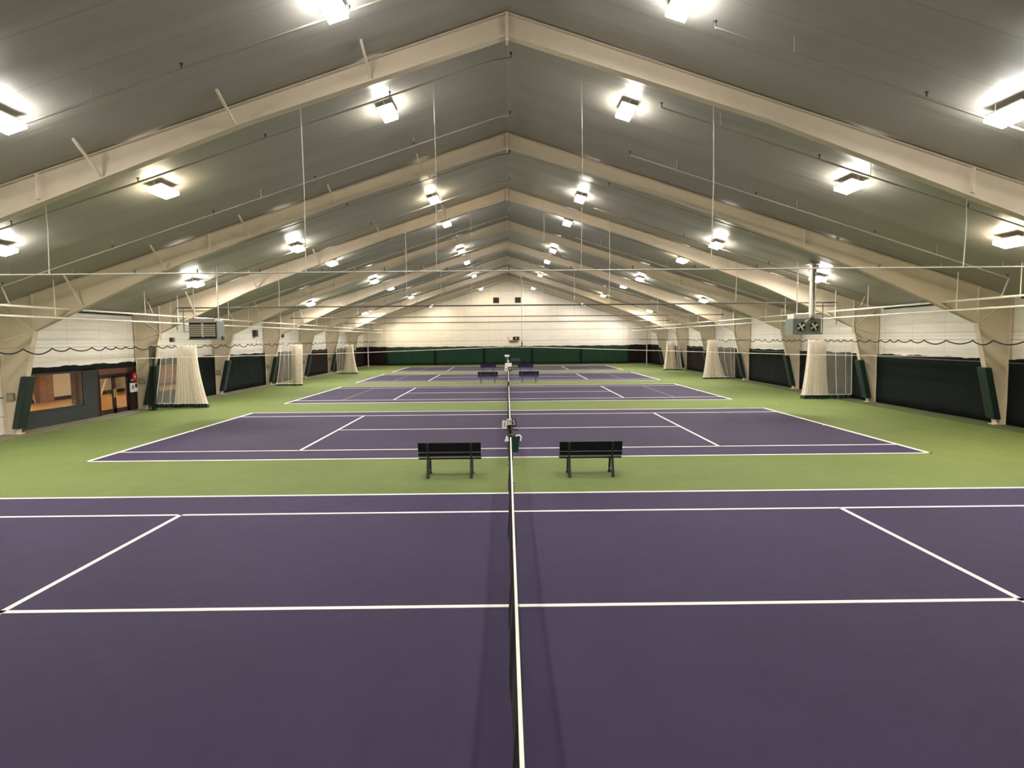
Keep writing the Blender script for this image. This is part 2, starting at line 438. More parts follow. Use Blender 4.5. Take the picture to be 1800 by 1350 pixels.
MB().box(-.08, .25, -.55, .5, 0, 2.7).build('body', M_CAB, t)
MB().box(.25, .27, -.5, -.03, .1, 2.6).build('door', M_CAB, t)
MB().box(.25, .27, -.01, .45, .1, 2.6).build('door', M_CAB, t)
t = thing('handrail', 'white slanting handrail seen through the left leaf of the glass door', 'handrail', (-25.0, 37.3, 0.01))
MB().tube([(0, -.6, .1), (0, .8, 2.5)], .05, 8).build('rail', M_ROOMWHITE, t)
MB().tube([(0, -.6, 0), (0, -.6, .1)], .05, 8).build('post', M_ROOMWHITE, t)
t = thing('room_divider', 'dark grey brown divider panel standing in the lobby behind the glass door', 'divider', (-24.2, 40.2, 0.01))
MB().box(-.04, .04, -1.6, 1.3, .35, 2.2).build('panel', simple('grey_brown_panel', (.10, .08, .07), .7), t)
for yy in (-1.4, 1.1): MB().box(-.04, .04, yy - .05, yy + .05, 0, .35).build('leg', M_DARKMETAL, t)

# ------------------------------------------------------------------ tennis courts
CN = ['nearest', 'second', 'middle', 'fourth', 'farthest']
def court(i, y0):
    o = thing('tennis_court', '%s purple tennis court with white lines%s' % (CN[i], ', cut off by the frame bottom' if i == 0 else ''), 'court', (0, y0, 0), 'purple tennis courts')
    MB().box(-CL, CL, 0, CD, 0, 0.003).build('playing_surface', M_PURPLE, o)
    z0, z1 = .003, .0065
    def ln(nm, x0, x1, ya, yb): MB().box(x0, x1, ya, yb, z0, z1).build(nm, M_LINE, o)
    ln('baseline', -CL - .0, -CL + .12, 0, CD); ln('baseline', CL - .12, CL, 0, CD)
    ln('doubles_sideline', -CL, CL, 0, .08); ln('doubles_sideline', -CL, CL, CD - .08, CD)
    ln('singles_sideline', -CL, CL, 1.37, 1.445); ln('singles_sideline', -CL, CL, CD - 1.445, CD - 1.37)
    ln('service_line', -6.40, -6.32, 1.37, CD - 1.37); ln('service_line', 6.32, 6.40, 1.37, CD - 1.37)
    ln('center_service_line', -6.4, 6.4, CD / 2 - .038, CD / 2 + .038)
    ln('center_mark', -CL, -CL + .2, CD / 2 - .038, CD / 2 + .038); ln('center_mark', CL - .2, CL, CD / 2 - .038, CD / 2 + .038)
    if i >= 2:
        for s in (-1, 1):
            MB().box(s * 9.2 - .025, s * 9.2 + .025, 1.42, CD - 1.42, z0, z1 - .001).build('junior_baseline', M_FAINT, o)
for i, y in enumerate(COURTS): court(i, y)

# ------------------------------------------------------------------ nets
HL = CD / 2 + .914
def net_top(y):   # y from -HL..HL
    u = abs(y) / HL
    return .914 + (1.07 - .914) * (0.35 * u + .65 * u * u)
def net_x(y, z, top):
    return 0.012 * math.sin(y * 2.1) * (1 - z / top) * 2
def make_net(y0, label):
    o = thing('tennis_net', label, 'net', (-.0, y0 + CD / 2, 0), 'tennis nets')
    b = MB(); r = .0028
    ys = [-HL + .06 + i * .045 for i in range(int((2 * HL - .12) / .045) + 1)]
    def path(y):
        top = net_top(y) - .05; w = .012 * math.sin(y * 1.7) + .008 * math.sin(y * 4.3)
        return [(0, top), (-.028 + w, top * .55), (-.058 + w, .09), (-.05 + w, .012), (.055 - w, .010)]
    for y in ys:
        b.tube([(x, y, z) for x, z in path(y)], r, 3, False)
    coarse = [-HL + .06 + i * (2 * HL - .12) / 30 for i in range(31)]
    for j in range(24):
        pts = []
        for y in coarse:
            p = path(y); u = j / 23 * (len(p) - 1); k = min(int(u * 1.0), len(p) - 2); f = u - k
            if j < 18: u = j / 18 * 2; k = min(int(u), 1); f = u - k
            else: u = 2 + (j - 18) / 5.0 * 2; k = min(int(u), 3); f = u - k
            pts.append((p[k][0] * (1 - f) + p[k + 1][0] * f, y, p[k][1] * (1 - f) + p[k + 1][1] * f))
        b.tube(pts, r, 3, False)
    b.build('mesh_netting', M_NETCORD, o)
    tp = MB(); n = 40
    for s in (-1, 1):
        pass
    for i in range(n):
        ya, yb = -HL + .03 + (2 * HL - .06) * i / n, -HL + .03 + (2 * HL - .06) * (i + 1) / n
        za, zb = net_top(ya), net_top(yb)
        w = .013
        tp.add([(-w, ya, za - .06), (w, ya, za - .06), (w, ya, za), (-w, ya, za), (-w, yb, zb - .06), (w, yb, zb - .06), (w, yb, zb), (-w, yb, zb)],
               [(0, 1, 2, 3), (7, 6, 5, 4), (0, 4, 5, 1), (1, 5, 6, 2), (2, 6, 7, 3), (3, 7, 4, 0)])
    tp.build('top_tape', M_TAPE, o)
    MB().box(-.012, .012, -.03, .03, 0.003, .915).build('center_strap', M_TAPE, o)
    for s in (-1, 1):
        p = MB().lathe([(0, 0), (.09, 0), (.09, .012), (.04, .02), (.04, 1.09), (.045, 1.1), (.03, 1.13), (0, 1.13)], 16, (0, s * HL, 0))
        p.build('net_post', M_POST, o)
        MB().box(-.05, .05, s * HL - .03, s * HL + .03, .55, .75).build('winch', M_DARKMETAL, o)
    return o
n0 = make_net(COURTS[0], 'black tennis net with white tape in the foreground, nearest to the camera')
nl = ['second nearest black tennis net, starting behind the green waste bin', 'black tennis net over the middle court, third from the front',
      'black tennis net over the fourth court, beyond the white score cards', 'farthest black tennis net, before the green end curtain']
for i in range(1, 5):
    c = copy_tree(n0); c.location = (0, COURTS[i] + CD / 2, 0); c['label'] = nl[i - 1]

# ------------------------------------------------------------------ benches
def make_bench(slat):
    o = thing('bench', '', 'bench', group='benches between the courts')
    w = .755
    def plank(nm, yc, zc, ht, th, tilt, parent=o):
        b = MB().box(-w, w, -th / 2, th / 2, -ht / 2, ht / 2)
        q = b.build(nm, slat, parent); q.location = (0, yc, zc); q.rotation_euler = (tilt, 0, 0); bevel(q, .006); return q
    # faces +Y ; back towards camera
    plank('back_slat', -.245, .735, .235, .035, math.radians(10)); plank('back_slat', -.205, .555, .09, .035, math.radians(10))
    for k, y in enumerate((-.115, .035, .185)):
        plank('seat_slat', y, .445, .035, .135, 0)
    for s in (-1, 1):
        x = s * .52; f = MB()
        f.bar((x, -.20, .43), (x, -.31, .03), .065, .06, (1, 0, 0)); f.bar((x, .14, .43), (x + s * -.0, .22, .03), .05, .05, (1, 0, 0))
        f.bar((x, -.22, .41), (x, .25, .41), .05, .03, (1, 0, 0)); f.bar((x, -.185, .41), (x, -.285, .84), .05, .03, (1, 0, 0))
        f.bar((x, -.29, .10), (x, .2, .10), .03, .03, (1, 0, 0))
        f.box(x - .04, x + .04, -.36, -.27, 0, .035); f.box(x - .04, x + .04, .17, .26, 0, .035)
        bevel(f.build('leg_frame', M_LEG, o), .006)
    return o
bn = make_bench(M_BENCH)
bn.location = (-1.47, 14.45, 0); bn['label'] = 'park bench with shade-darkened purple slats, front left of the net, seen from behind'
c = copy_tree(bn); c.location = (1.93, 14.43, 0); c['label'] = 'park bench with shade-darkened purple slats, front right of the net, seen from behind'
bp = make_bench(M_BENCH_P)
bp.location = (-1.53, 45.0, 0); bp['label'] = 'purple bench between middle and fourth court, left of the net'
for (x, y), lb in (((1.56, 45.2), 'purple bench between middle and fourth court, right of the net'),
                   ((-1.93, 58.9), 'small far purple bench before the last court, left of the net'),
                   ((1.72, 58.5), 'small far purple bench before the last court, right of the net')):
    c = copy_tree(bp); c.location = (x, y, 0); c['label'] = lb

# ------------------------------------------------------------------ net post accessories
def make_bin(label, loc):
    o = thing('waste_bin', label, 'bin', loc, 'waste bins hung on net posts')
    def ring(wx, wy, z): return [(-wx, -wy, z), (wx, -wy, z), (wx, wy, z), (-wx, wy, z)]
    b = MB(); vs = ring(.115, .1, .40) + ring(.15, .13, .80) + ring(.14, .12, .80) + ring(.105, .09, .42)
    b.add(vs, [(3, 2, 1, 0)] + [(i, (i + 1) % 4, (i + 1) % 4 + 4, i + 4) for i in range(4)] + [(i + 4, (i + 1) % 4 + 4, (i + 1) % 4 + 8, i + 8) for i in range(4)] +
          [(i + 8, (i + 1) % 4 + 8, (i + 1) % 4 + 12, i + 12) for i in range(4)] + [(12, 13, 14, 15)])
    b.build('bucket', M_BIN, o)
    l = MB(); vs = ring(.157, .137, .69) + ring(.16, .14, .81) + ring(.14, .12, .82)
    vs = [(x + random.uniform(-.01, .01), y + random.uniform(-.01, .01), z + random.uniform(-.03, .015)) for x, y, z in vs]
    # liner folded over the right and left side of the rim
    l.tube([(.17, -.13, .70), (.19, -.12, .80), (.15, -.05, .84), (.05, -.12, .83)], .018, 8)
    l.add([(-.15, -.14, .80), (-.24, -.15, .69), (-.12, -.15, .70), (-.19, -.1, .84)], [(0, 1, 2), (0, 3, 1), (1, 3, 2), (0, 2, 3)])
    l.build('liner', M_BAG, o)
    MB().bar((0, .13, .62), (0, .24, .62), .1, .03, (1, 0, 0)).build('hanger_bracket', M_DARKMETAL, o)
    return o
make_bin('dark green waste bin with white liner hung on the post behind the nearest net', (.09, 15.33, 0))
make_bin('small dark waste bin hung on a far post behind the white score cards', (-.02, 57.75, 0))

def score_keeper(loc, label, cards):
    o = thing('score_keeper', label, 'scoreboard', loc, 'score keepers on net posts')
    fr = MB(); fr.box(-.02, .02, -.02, .02, .9, 1.18); fr.box(-.16, .2, -.09, .05, .93, .945)
    fr.box(-.14, .17, -.0, .02, 1.1, 1.13); fr.box(-.11, .0, .0, .03, 1.0, 1.1)
    fr.tube([(.07, 0, .94), (.07, 0, 1.12)], .012, 8)
    fr.tube([(-.16, -.09, .95), (-.16, .05, .95), (.2, .05, .95), (.2, -.09, .95), (-.16, -.09, .95)], .012, 6)
    fr.build('holder', M_LEG, o)
    for x, y, z, w, h, rz, ry, ch, inv in cards:
        cd = MB().box(-w / 2, w / 2, -.004, .004, -h / 2, h / 2).build('score_card', M_INK if inv else M_CARD, o)
        cd.location = (x, y, z); cd.rotation_euler = (0, ry, rz)
        if ch:
            me = text_mesh(ch, h * .95); me.materials.append(M_CARD if inv else M_INK)
            dg = link('digit', me, cd); dg.location = (0, -.007, 0); dg.rotation_euler = (math.pi / 2, 0, 0); dg.scale = (min(1.15, w / (h * .62)), 1, 1)
    return o
score_keeper((0, 15.6, 0), 'score keeper with flip cards on the post beside the green waste bin',
    [(-.15, -.06, 1.075, .125, .22, 0, .1, '1', False), (-.067, -.045, 1.145, .06, .16, .2, .08, '0', False), (.0, -.05, 1.15, .07, .16, -.2, .03, '4', False), (.1, -.06, 1.13, .10, .2, 0, -.03, '5', True)])
score_keeper((0, 45.4, 0), 'score keeper with white cards between the purple benches in mid distance',
    [(-.14, -.03, 1.02, .24, .3, 0, .05, '4', False), (.14, -.03, .98, .22, .28, 0, -.05, '7', True), (-.08, .0, 1.32, .3, .28, 0, .03, '', False), (.16, 0, 1.33, .22, .28, 0, -.03, '', False)])
o = thing('score_keeper', 'far score keeper with pale box on a white pole before the end curtain', 'scoreboard', (-.08, 60.15, 0), 'score keepers on net posts')
MB().tube([(0, 0, 1.0), (.02, 0, 1.55)], .04, 8).build('pole', M_TAPE, o)
bevel(MB().box(-.24, .24, -.1, .1, 1.5, 1.68).build('box', M_CARD, o), .02)
MB().box(.02, .2, -.08, .05, .9, 1.15).build('cloth', M_BAG, o)
MB().box(-.15, .05, -.05, .05, .55, 1.5).build('backing_plate', M_DARKMETAL, o)
o = thing('storage_bench', 'low navy and black equipment box against the green end curtain', 'box', (.98, 75.2, 0))
bevel(MB().box(-.6, .6, -.35, .35, .45, .8).build('cushion_top', simple('navy_vinyl', (.02, .03, .05), .5), o), .03)
MB().box(-.58, .58, -.33, .33, 0, .45).build('body', M_BLACK, o)
def ball(loc, label):
    b = MB().lathe([(0, -.033)] + [(.033 * math.cos(a), .033 * math.sin(a)) for a in [math.radians(d) for d in range(-75, 90, 15)]] + [(0, .033)], 16)
    return tag(b.build('tennis_ball', M_TENNISBALL, None, loc), label, 'ball')
ball((13.1, 29.0, .033), 'yellow tennis ball lying on green floor right of the middle court')

# ------------------------------------------------------------------ steel portal frames
def S(s, pts): return [(s * x, z) for x, z in pts]
SOFFIT = [(17.0, 3.75), (12.6, 5.72), (5.9, 8.2), (0, 10.05)]
def make_frame():
    o = thing('portal_frame', '', 'steel frame', group='beige steel portal frames')
    for s in (-1, 1):
        c = MB(); fw = .11
        inner = [(17.86, 0.02), (17.0, 3.75)]
        c.prism_y(S(s, [(18.22, .02), (17.88, .02), (17.0, 3.75), (17.0, ceil_z(17.0) - .02), (18.22, ceil_z(18.22) - .02)]), -.012, .012)
        c.bar((s * 17.88, 0, .02), (s * 17.0, 0, 3.75), 2 * fw, .02)
        c.box(min(s * 18.22, s * 18.24), max(s * 18.22, s * 18.24), -fw, fw, .02, ceil_z(18.24) - .02)
        c.box(min(s * 17.75, s * 18.26), max(s * 17.75, s * 18.26), -.14, .14, .02, .045)
        c.build('column', M_STEEL, o)
        r = MB()
        r.prism_y(S(s, SOFFIT + [(0, ceil_z(0) - .02), (17.0, ceil_z(17) - .02)]), -.012, .012)
        for (xa, za), (xb, zb) in zip(SOFFIT, SOFFIT[1:]):
            r.bar((s * xa, 0, za), (s * xb, 0, zb), 2 * fw, .022)
        r.bar((s * 17.0, 0, ceil_z(17) - .035), (0, 0, ceil_z(0) - .035), 2 * fw, .02)
        r.build('rafter', M_STEEL, o)
        k = MB()
        k.box(s * 17.0 - .012, s * 17.0 + .012, -fw, fw, 3.75, ceil_z(17.0) - .03)
        k.build('knee_plate', M_STEEL_LT, o)
        st = MB()
        for d in (-1, 1):
            st.bar((s * 17.0, d * .03, 3.75), (s * 18.2, d * .03, 4.62), .05, .05)
            st.bar((s * 17.0, d * .03, 3.75), (s * 18.2, d * .03, 3.38), .05, .05)
        st.build('diagonal_stiffener', M_STEEL_LT, o)
        sp_ = MB().box(s * 10.6 - .02, s * 10.6 + .02, -fw, fw, 6.56, ceil_z(10.6) - .03)
        sp_.build('splice_plate', M_STEEL_LT, o)
    MB().box(-.03, .03, -fw, fw, 9.93, CEIL_RIDGE - .03).build('ridge_plate', M_STEEL_LT, o)
    def soff(x):
        x = abs(x)
        for (xa, za), (xb, zb) in zip(SOFFIT, SOFFIT[1:]):
            if xb <= x <= xa: return za + (zb - za) * (xa - x) / (xa - xb)
    for x in (-15.2, -12.2, -9.15, -6.1, -3.05):
        MB().bar((x, -.08, soff(x) + .03), (x, -.92, ceil_z(x) - .02), .05, .05, (1, 0, 0)).build('brace', M_STEEL_LT, o)
    for x in (15.2, 12.2, 9.15, 6.1, 3.05):
        MB().bar((x, .08, soff(x) + .03), (x, .92, ceil_z(x) - .02), .05, .05, (1, 0, 0)).build('brace', M_STEEL_LT, o)
    return o
f0 = make_frame()
f0.location = (0, FY[0], 0); f0['label'] = 'nearest beige steel portal frame spanning the hall, largest, at top of view'
for i in range(1, 8):
    c = copy_tree(f0); c.location = (0, FY[i], 0)
    c['label'] = '%s beige steel portal frame spanning the hall%s' % (rank(i, 8), ', just before the end wall' if i == 7 else '')

# protective pads round the inner column flanges
def make_pad(s):
    b = MB()
    def at(z, dx, y): return (s * (17.88 - .88 * z / 3.75) - s * dx, y, z)
    z0, z1 = .22, 2.12
    vs = []
    for z in (z0, z1):
        vs += [at(z, .14, -.2), at(z, .14, .2), at(z, -.13, .2), at(z, -.13, -.2)]
    b.add(vs, [(0, 1, 2, 3), (7, 6, 5, 4), (0, 4, 5, 1), (1, 5, 6, 2), (2, 6, 7, 3), (3, 7, 4, 0)])
    return b.mesh('column_pad', M_PAD)
for s, side in ((-1, 'left'), (1, 'right')):
    me = make_pad(s)
    for i in range(1, 8):
        p = link('column_pad', me, None, (0, FY[i], 0)); bevel(p, .03, 2)
        tag(p, 'dark green pad strapped round the %s %s column' % (rank(i - 1, 7), side), 'pad', 'dark green column pads')

# small square boxes on the left column webs
for i in range(1, 7):
    y = FY[i]
    o = thing('junction_box', 'small square grey box on the web of the %s left column' % rank(i - 1, 7), 'electrical box', (-18.0 if i > 1 else -18.0, y, 0), 'boxes on left columns')
    MB().box(-.14, .12, -.09, -.02, 1.25, 1.52).build('box', M_PIPE_D, o)
    MB().box(-.10, .08, -.1, -.09, 1.29, 1.48).build('cover', simple('dull_tan_plate', (.35, .32, .2), .5), o)

# ------------------------------------------------------------------ ceiling lights
def make_lamp(s, lens):
    o = thing('ceiling_light', '', 'light')
    h = MB().box(-.21, .21, -.41, .41, .0, .04).box(-.10, .10, -.2, .2, .04, .10)
    bevel(h.build('housing', M_STEEL_LT, o), .01)
    l = MB(); vs = [(-.205, -.42, 0), (.205, -.42, 0), (.205, .42, 0), (-.205, .42, 0), (-.19, -.40, -.09), (.19, -.40, -.09), (.19, .40, -.09), (-.19, .40, -.09)]
    l.add(vs, [(0, 4, 5, 1), (1, 5, 6, 2), (2, 6, 7, 3), (3, 7, 4, 0)])
    l.build('lens_rim', RIM[lens.name], o)
    l = MB().box(-.19, .19, -.40, .40, -.10, -.09)
    l.build('lens', lens, o)
    for y in (-.35, .35):
        MB().tube([(0, y, .03), (0, y, .16)], .012, 6).build('hanger', M_STEEL_LT, o)
    return o
ROWS = {3.18: [1.6, 11.3, 16.45, 26.5, 31.95, 41.95, 47.9, 57.95, 61.75, 73.3],
        9.3: [11.3, 16.55, 26.9, 32.1, 42.25, 48.15, 58.3, 62.4, 73.2],
        13.95: [11.3, 16.7, 27.05, 31.6, 42.7, 47.1, 58.9, 62.4, 73.6]}
HIDDEN = {(3.18, 61.75): 'seventh nearest', (9.3, 62.4): 'seventh nearest', (13.95, 62.4): 'seventh nearest', (13.95, 31.6): 'third nearest', (13.95, 47.1): 'fifth nearest', (13.95, 73.6): 'farthest'}
rown = {3.18: 'inner', 9.3: 'middle', 13.95: 'outer'}
LENS = {'c': M_LAMP_COOL, 'w': M_LAMP_WARM, 'm': M_LAMP_MID}
for x, ysr in ROWS.items():
    for s, side in ((-1, 'left'), (1, 'right')):
        vis = [y for y in ysr if y > 8]
        for y in ysr:
            k = 'm'
            if (s, x, y) in ((-1, 9.3, 16.55), (-1, 3.18, 26.5), (1, 9.3, 32.1), (1, 9.3, 58.3), (-1, 3.18, 73.3), (1, 13.95, 16.7)): k = 'w'
            if y in (11.3, 31.95, 48.15, 47.9) : k = 'c'
            if s == -1 and y in (48.15, 42.25, 73.2): k = 'c'
            if s == -1 and y == 73.6: k = 'w'
            yl = y
            if (s, x, y) == (-1, 9.3, 73.2): yl = 73.7; k = 'w'
            o = make_lamp(s, (M_LAMP_OUT_W if k == 'w' else M_LAMP_OUT) if x > 13 and y < 70 else LENS[k])
            o.location = (s * x, yl, ceil_z(x) - .17)
            o.rotation_euler = (0, s * math.atan(CEIL_SLOPE), 0)
            o['group'] = 'hall ceiling lights'
            vis = [v for v in ysr if v > 8 and (x, v) not in HIDDEN and not (x == 13.95 and v == 11.3) and not (s == -1 and (x, v) == (9.3, 73.2))]
            if y in vis: o['label'] = '%s lit ceiling light of the %s %s row' % (rank(vis.index(y), len(vis)), side, rown[x])
            elif (x, y) in HIDDEN or yl == 73.7: o['label'] = 'ceiling light of the %s %s row just behind the %s portal frame' % (side, rown[x], HIDDEN.get((x, y), 'farthest'))
            else: o['label'] = 'lit ceiling light over the camera end, %s %s row' % (side, rown[x])

# ------------------------------------------------------------------ sprinkler branch pipes
SY = [11.45 + 3.83 * i for i in range(17)]
def make_branch(s):
    o = thing('sprinkler_pipe', '', 'pipe')
    b = MB(); dz = .33
    if s < 0: pts = [(.1, 0, 10.22), (-.32, 0, 10.16), (-15.95, 0, ceil_z(15.95) - dz)]
    else: pts = [(3.83, 0, ceil_z(3.83) - dz), (15.95, 0, ceil_z(15.95) - dz)]
    b.tube(pts, .024, 8)
    b.tube([(s * 15.95, 0, ceil_z(15.95) - dz), (s * 15.72, 0, 4.5)], .022, 8)
    b.build('pipe_run', M_BRANCH, o)
    xs = [.1, -2.9, -6.0, -9.2, -12.4, -15.9] if s < 0 else [3.83, 7.8, 11.6, 15.9]
    for x in xs:
        z = ceil_z(x) - dz if abs(x) > .5 else 10.22
        h = MB().tube([(x, 0, z), (x, 0, z + .1)], .014, 6).lathe([(0, .1), (.035, .1), (.035, .12), (0, .125)], 10, (x, 0, z))
        h.build('sprinkler_head', M_DARKMETAL, o)
    for x in ([-3.0, -7.8, -12.5] if s < 0 else [5.2, 9.0, 13.5]):
        MB().tube([(x + .1, 0, ceil_z(x) - dz), (x + .1, 0, ceil_z(x) - .01)], .009, 5).build('hanger', M_WIRE, o)
    return o
for s, side in ((-1, 'left'), (1, 'right')):
    p0 = make_branch(s)
    for i, y in enumerate(SY):
        c = p0 if i == 0 else copy_tree(p0)
        # keep clear of the frames
        yy = y
        for f in FY:
            if abs(yy - f) < .2: yy = f + .25
        c.location = (0, yy, 0); c['group'] = 'sprinkler pipes under the %s roof slope' % side
        c['label'] = '%s thin sprinkler pipe running up the %s roof slope' % (rank(i, 17), side)
# pairs of long mains through the frames near the knees
for s, side in ((-1, 'left'), (1, 'right')):
    for z, r, nm in ((4.5, .04, 'upper'), (4.18, .034, 'lower')):
        x = s * 15.72
        o = thing('main_pipe', '%s long white pipe running the hall along the %s eave' % (nm, side), 'pipe', (x, 0, z), 'long white eave pipes')
        MB().tube([(0, 9, 0), (0, 75.5, 0)], r, 10).build('pipe_run', M_PIPE, o)
        for y in ([10 + 7.786 * k for k in range(9)]):
            top = ceil_z(x) - z
            MB().tube([(s * .0, y + (.6 if nm == 'upper' else 3.2), r), (s * .0, y + (.6 if nm == 'upper' else 3.2), top)], .016, 6).build('hanger', M_PIPE, o)

# ------------------------------------------------------------------ divider rails over the gaps between courts
for i, (y, dark) in enumerate(((14.62, 0), (29.15, 1), (44.35, 1), (59.25, 1))):
    z = 4.96 if i == 0 else (4.93 if i == 1 else 4.95)
    o = thing('divider_rail', '%s thin horizontal rail hung across the hall between courts' % rank(i, 4), 'rail', (0, y, z), 'rails across the hall')
    xe = 16.0
    r = MB().tube([(-xe, 0, 0), (xe, 0, 0)], (.018, .034, .032, .038)[i], 8)
    r.build('rail', M_WIRE if i == 0 else M_RAIL_D, o)
    if i == 0:
        for xx in [k * 1.5 - 12 for k in range(17)]:
            MB().box(xx - .012, xx + .012, -.015, .015, .02, .10).build('clip', M_DARKMETAL, o)
    for x in (-11.05, -4.9, -1.75, 1.75, 4.9, 11.05):
        top = ceil_z(x) - z
        MB().tube([(x, 0, .02), (x + .03, 0, top * .5), (x, 0, top)], .006 if abs(x) < 4 else .012, 5).build('hanger', M_WIRE, o)
    if i == 1:
        for s in (-1, 1):
            MB().tube([(s * xe, 0, 0), (s * xe, 0, -1.05)], .03, 8).build('drop_pipe', M_PIPE_D, o)
o = thing('hanging_rope', 'thin pale rope hanging from the nearest rail, just right of the net line', 'rope', (.3, 14.62, 0))
MB().tube([(0, 0, 4.95), (0, 0, 3.25)], .008, 6).build('rope', M_WIRE, o)
MB().tube([(0, 0, 3.25), (0, 0, 3.12)], .016, 8).build('end_weight', M_DARKMETAL, o)
# thin white cable across the hall
o = thing('cable', 'thin white cable strung across the hall over the second court', 'cable', (0, 21.35, 0))
MB().tube([(-17.2, 0, 2.62), (-13.04, 0, 2.74), (-9, 0, 2.80), (-5.57, 0, 2.86), (-.92, 0, 3.0), (-.09, 0, 3.03), (1.15, 0, 3.0), (6, 0, 2.82), (10.47, 0, 2.66), (17.2, 0, 2.5)], .011, 6).build('wire', M_PIPE, o)

# ------------------------------------------------------------------ eave net tracks with scalloped hem
def net_track(s, side):
    o = thing('net_track', 'cable with scalloped dark net hem running along the %s wall' % side, 'net', (s * 16.6, 0, 0), 'net tracks along the walls')
    MB().tube([(0, 9, 3.14), (0, 76.2, 3.14)], .009, 6).build('track_cable', M_PIPE_D, o)
    rnd = random.Random(3 if s < 0 else 5)
    pts = []; y = 9.0; hooks = []
    while y < 75.5:
        w = rnd.choice([.55, .65, .8, 1.2]) if y > 22 else rnd.choice([.9, 1.2, 1.3]); sag = w * rnd.uniform(.10, .17)
        hooks.append(y)
        for k in range(8):
            u = k / 8; pts.append((rnd.uniform(-.01, .01), y + w * u, 3.11 - sag * (1 - (2 * u - 1) ** 2)))
        y += w
    MB().tube(pts, .024, 5).build('scalloped_hem', M_NETCORD, o)
net_track(-1, 'left'); net_track(1, 'right')

# ------------------------------------------------------------------ gathered white divider nets
def drape(mb, xt0, xt1, xb0, xb1, zt, zb, nf, amp, y0=0, flare=1.6, seed=0, tt=22, edge_top=0):
    rnd = random.Random(seed); N = max(24, nf * 8); V = []
    ph = [rnd.uniform(-.5, .5) for _ in range(N + 1)]
    for j in range(tt + 1):
        t = j / tt
        for i in range(N + 1):
            u = i / N
            f = t ** flare
            x = (xt0 + (xt1 - xt0) * u) * (1 - f) + (xb0 + (xb1 - xb0) * u) * f
            a = amp * (.35 + .65 * t ** .6) * (.7 + .5 * math.sin(u * 9 + seed))
            y = y0 + a * math.sin(2 * math.pi * nf * u + .6 * math.sin(7 * u + seed)) + .02 * ph[i] * t
            z = zt + (zb - zt) * t + (edge_top * math.sin(math.pi * nf * u) ** 2 * (-1) if j == 0 else 0)
            V.append((x, y, z))
    F = [(j * (N + 1) + i, j * (N + 1) + i + 1, (j + 1) * (N + 1) + i + 1, (j + 1) * (N + 1) + i) for j in range(tt) for i in range(N)]
    mb.add(V, F, True); return V[-(N + 1):], V[::(N + 1)], V[N::(N + 1)]
def net_curtain(y, dense, sheer_, label, zt=3.1, hem=.14, seed=1, amp=.17):
    o = thing('divider_net', label, 'net', (0, y, 0), 'gathered white divider nets')
    d = MB(); nf = 12
    row, e0, e1 = drape(d, *dense, zt, hem, nf, amp, seed=seed, flare=1.8)
    d.build('gathered_net', M_NETDENSE, o)
    d2 = MB(); drape(d2, dense[0] + .05, dense[1] - .02, dense[2] + .1, dense[3] - .12, zt - .02, hem + .02, 9, amp * .8, y0=.12, seed=seed + 3)
    d2.build('gathered_net', M_NETDENSE, o)
    sh = MB(); row2, f0_, f1_ = drape(sh, *sheer_, zt, hem, 4, amp * .5, seed=seed + 1, flare=1.4)
    sh.build('sheer_net', M_NETSHEER, o)
    # white selvedge strips and folds
    tr = MB(); tr.tube(row, .018, 5); tr.tube(row2, .018, 5)
    outer = f0_ if abs(sheer_[0]) > abs(sheer_[1]) else f1_
    tr.tube(outer, .02, 5)
    for u in (.35, .75):
        xt = sheer_[0] + (sheer_[1] - sheer_[0]) * u; xb = sheer_[2] + (sheer_[3] - sheer_[2]) * u
        tr.tube([(xt, 0, zt), (xt * .7 + xb * .3, -.03, zt * .5), (xb, 0, hem + .02)], .011, 5)
    tr.build('white_edge_tape', M_TAPE, o)
    # knots at the top
    kn = MB(); rnd = random.Random(seed)
    for k in range(9):
        u = k / 8; x = min(dense[0], sheer_[0]) + (max(dense[1], sheer_[1]) - min(dense[0], sheer_[0])) * u
        kn.tube([(x, 0, zt + .03), (x + rnd.uniform(-.03, .03), 0, zt - rnd.uniform(.05, .13))], .025, 6)
    kn.build('top_ties', M_TAPE, o)
    # dark green weighted hem skirt
    hm = MB()
    for rw in (row, row2):
        n = len(rw); V = list(rw) + [(x * 1.0 + (x - rw[n // 2][0]) * .06, yy_ * 1.1, .02) for x, yy_, z in rw]
        hm.add(V, [(i, i + 1, n + i + 1, n + i) for i in range(n - 1)], True)
    hm.build('weighted_hem', M_PAD, o)
    return o
net_curtain(29.95, (-16.5, -15.55, -16.75, -15.1), (-17.3, -16.5, -17.75, -16.75), 'nearest gathered white net by the left wall, below the heater', zt=3.12, seed=1, hem=.22)
net_curtain(43.9, (-15.85, -15.05, -15.85, -15.1), (-16.6, -15.85, -17.0, -15.85), 'second white gathered net along the left wall', zt=3.0, seed=4)
net_curtain(58.6, (-15.85, -15.1, -16.2, -14.7), (-16.75, -15.85, -16.7, -16.2), 'farthest white gathered net along the left wall', zt=2.85, seed=6)
net_curtain(31.3, (15.75, 16.7, 15.5, 16.9), (16.7, 18.05, 16.9, 18.1), 'nearest gathered white net by the right wall, below the fan heater', zt=3.1, seed=8, amp=.14, hem=.22)
net_curtain(47.0, (15.7, 16.45, 15.35, 17.1), (16.45, 17.85, 17.1, 17.9), 'second white gathered net along the right wall', zt=3.05, seed=11)
net_curtain(60.0, (15.95, 16.75, 15.7, 17.1), (16.75, 17.25, 17.1, 17.5), 'farthest white gathered net along the right wall', zt=2.85, seed=14)
o = thing('dark_net', 'bundled dark netting hanging at the left column beside the fire extinguisher', 'net', (-17.1, 28.75, 0))
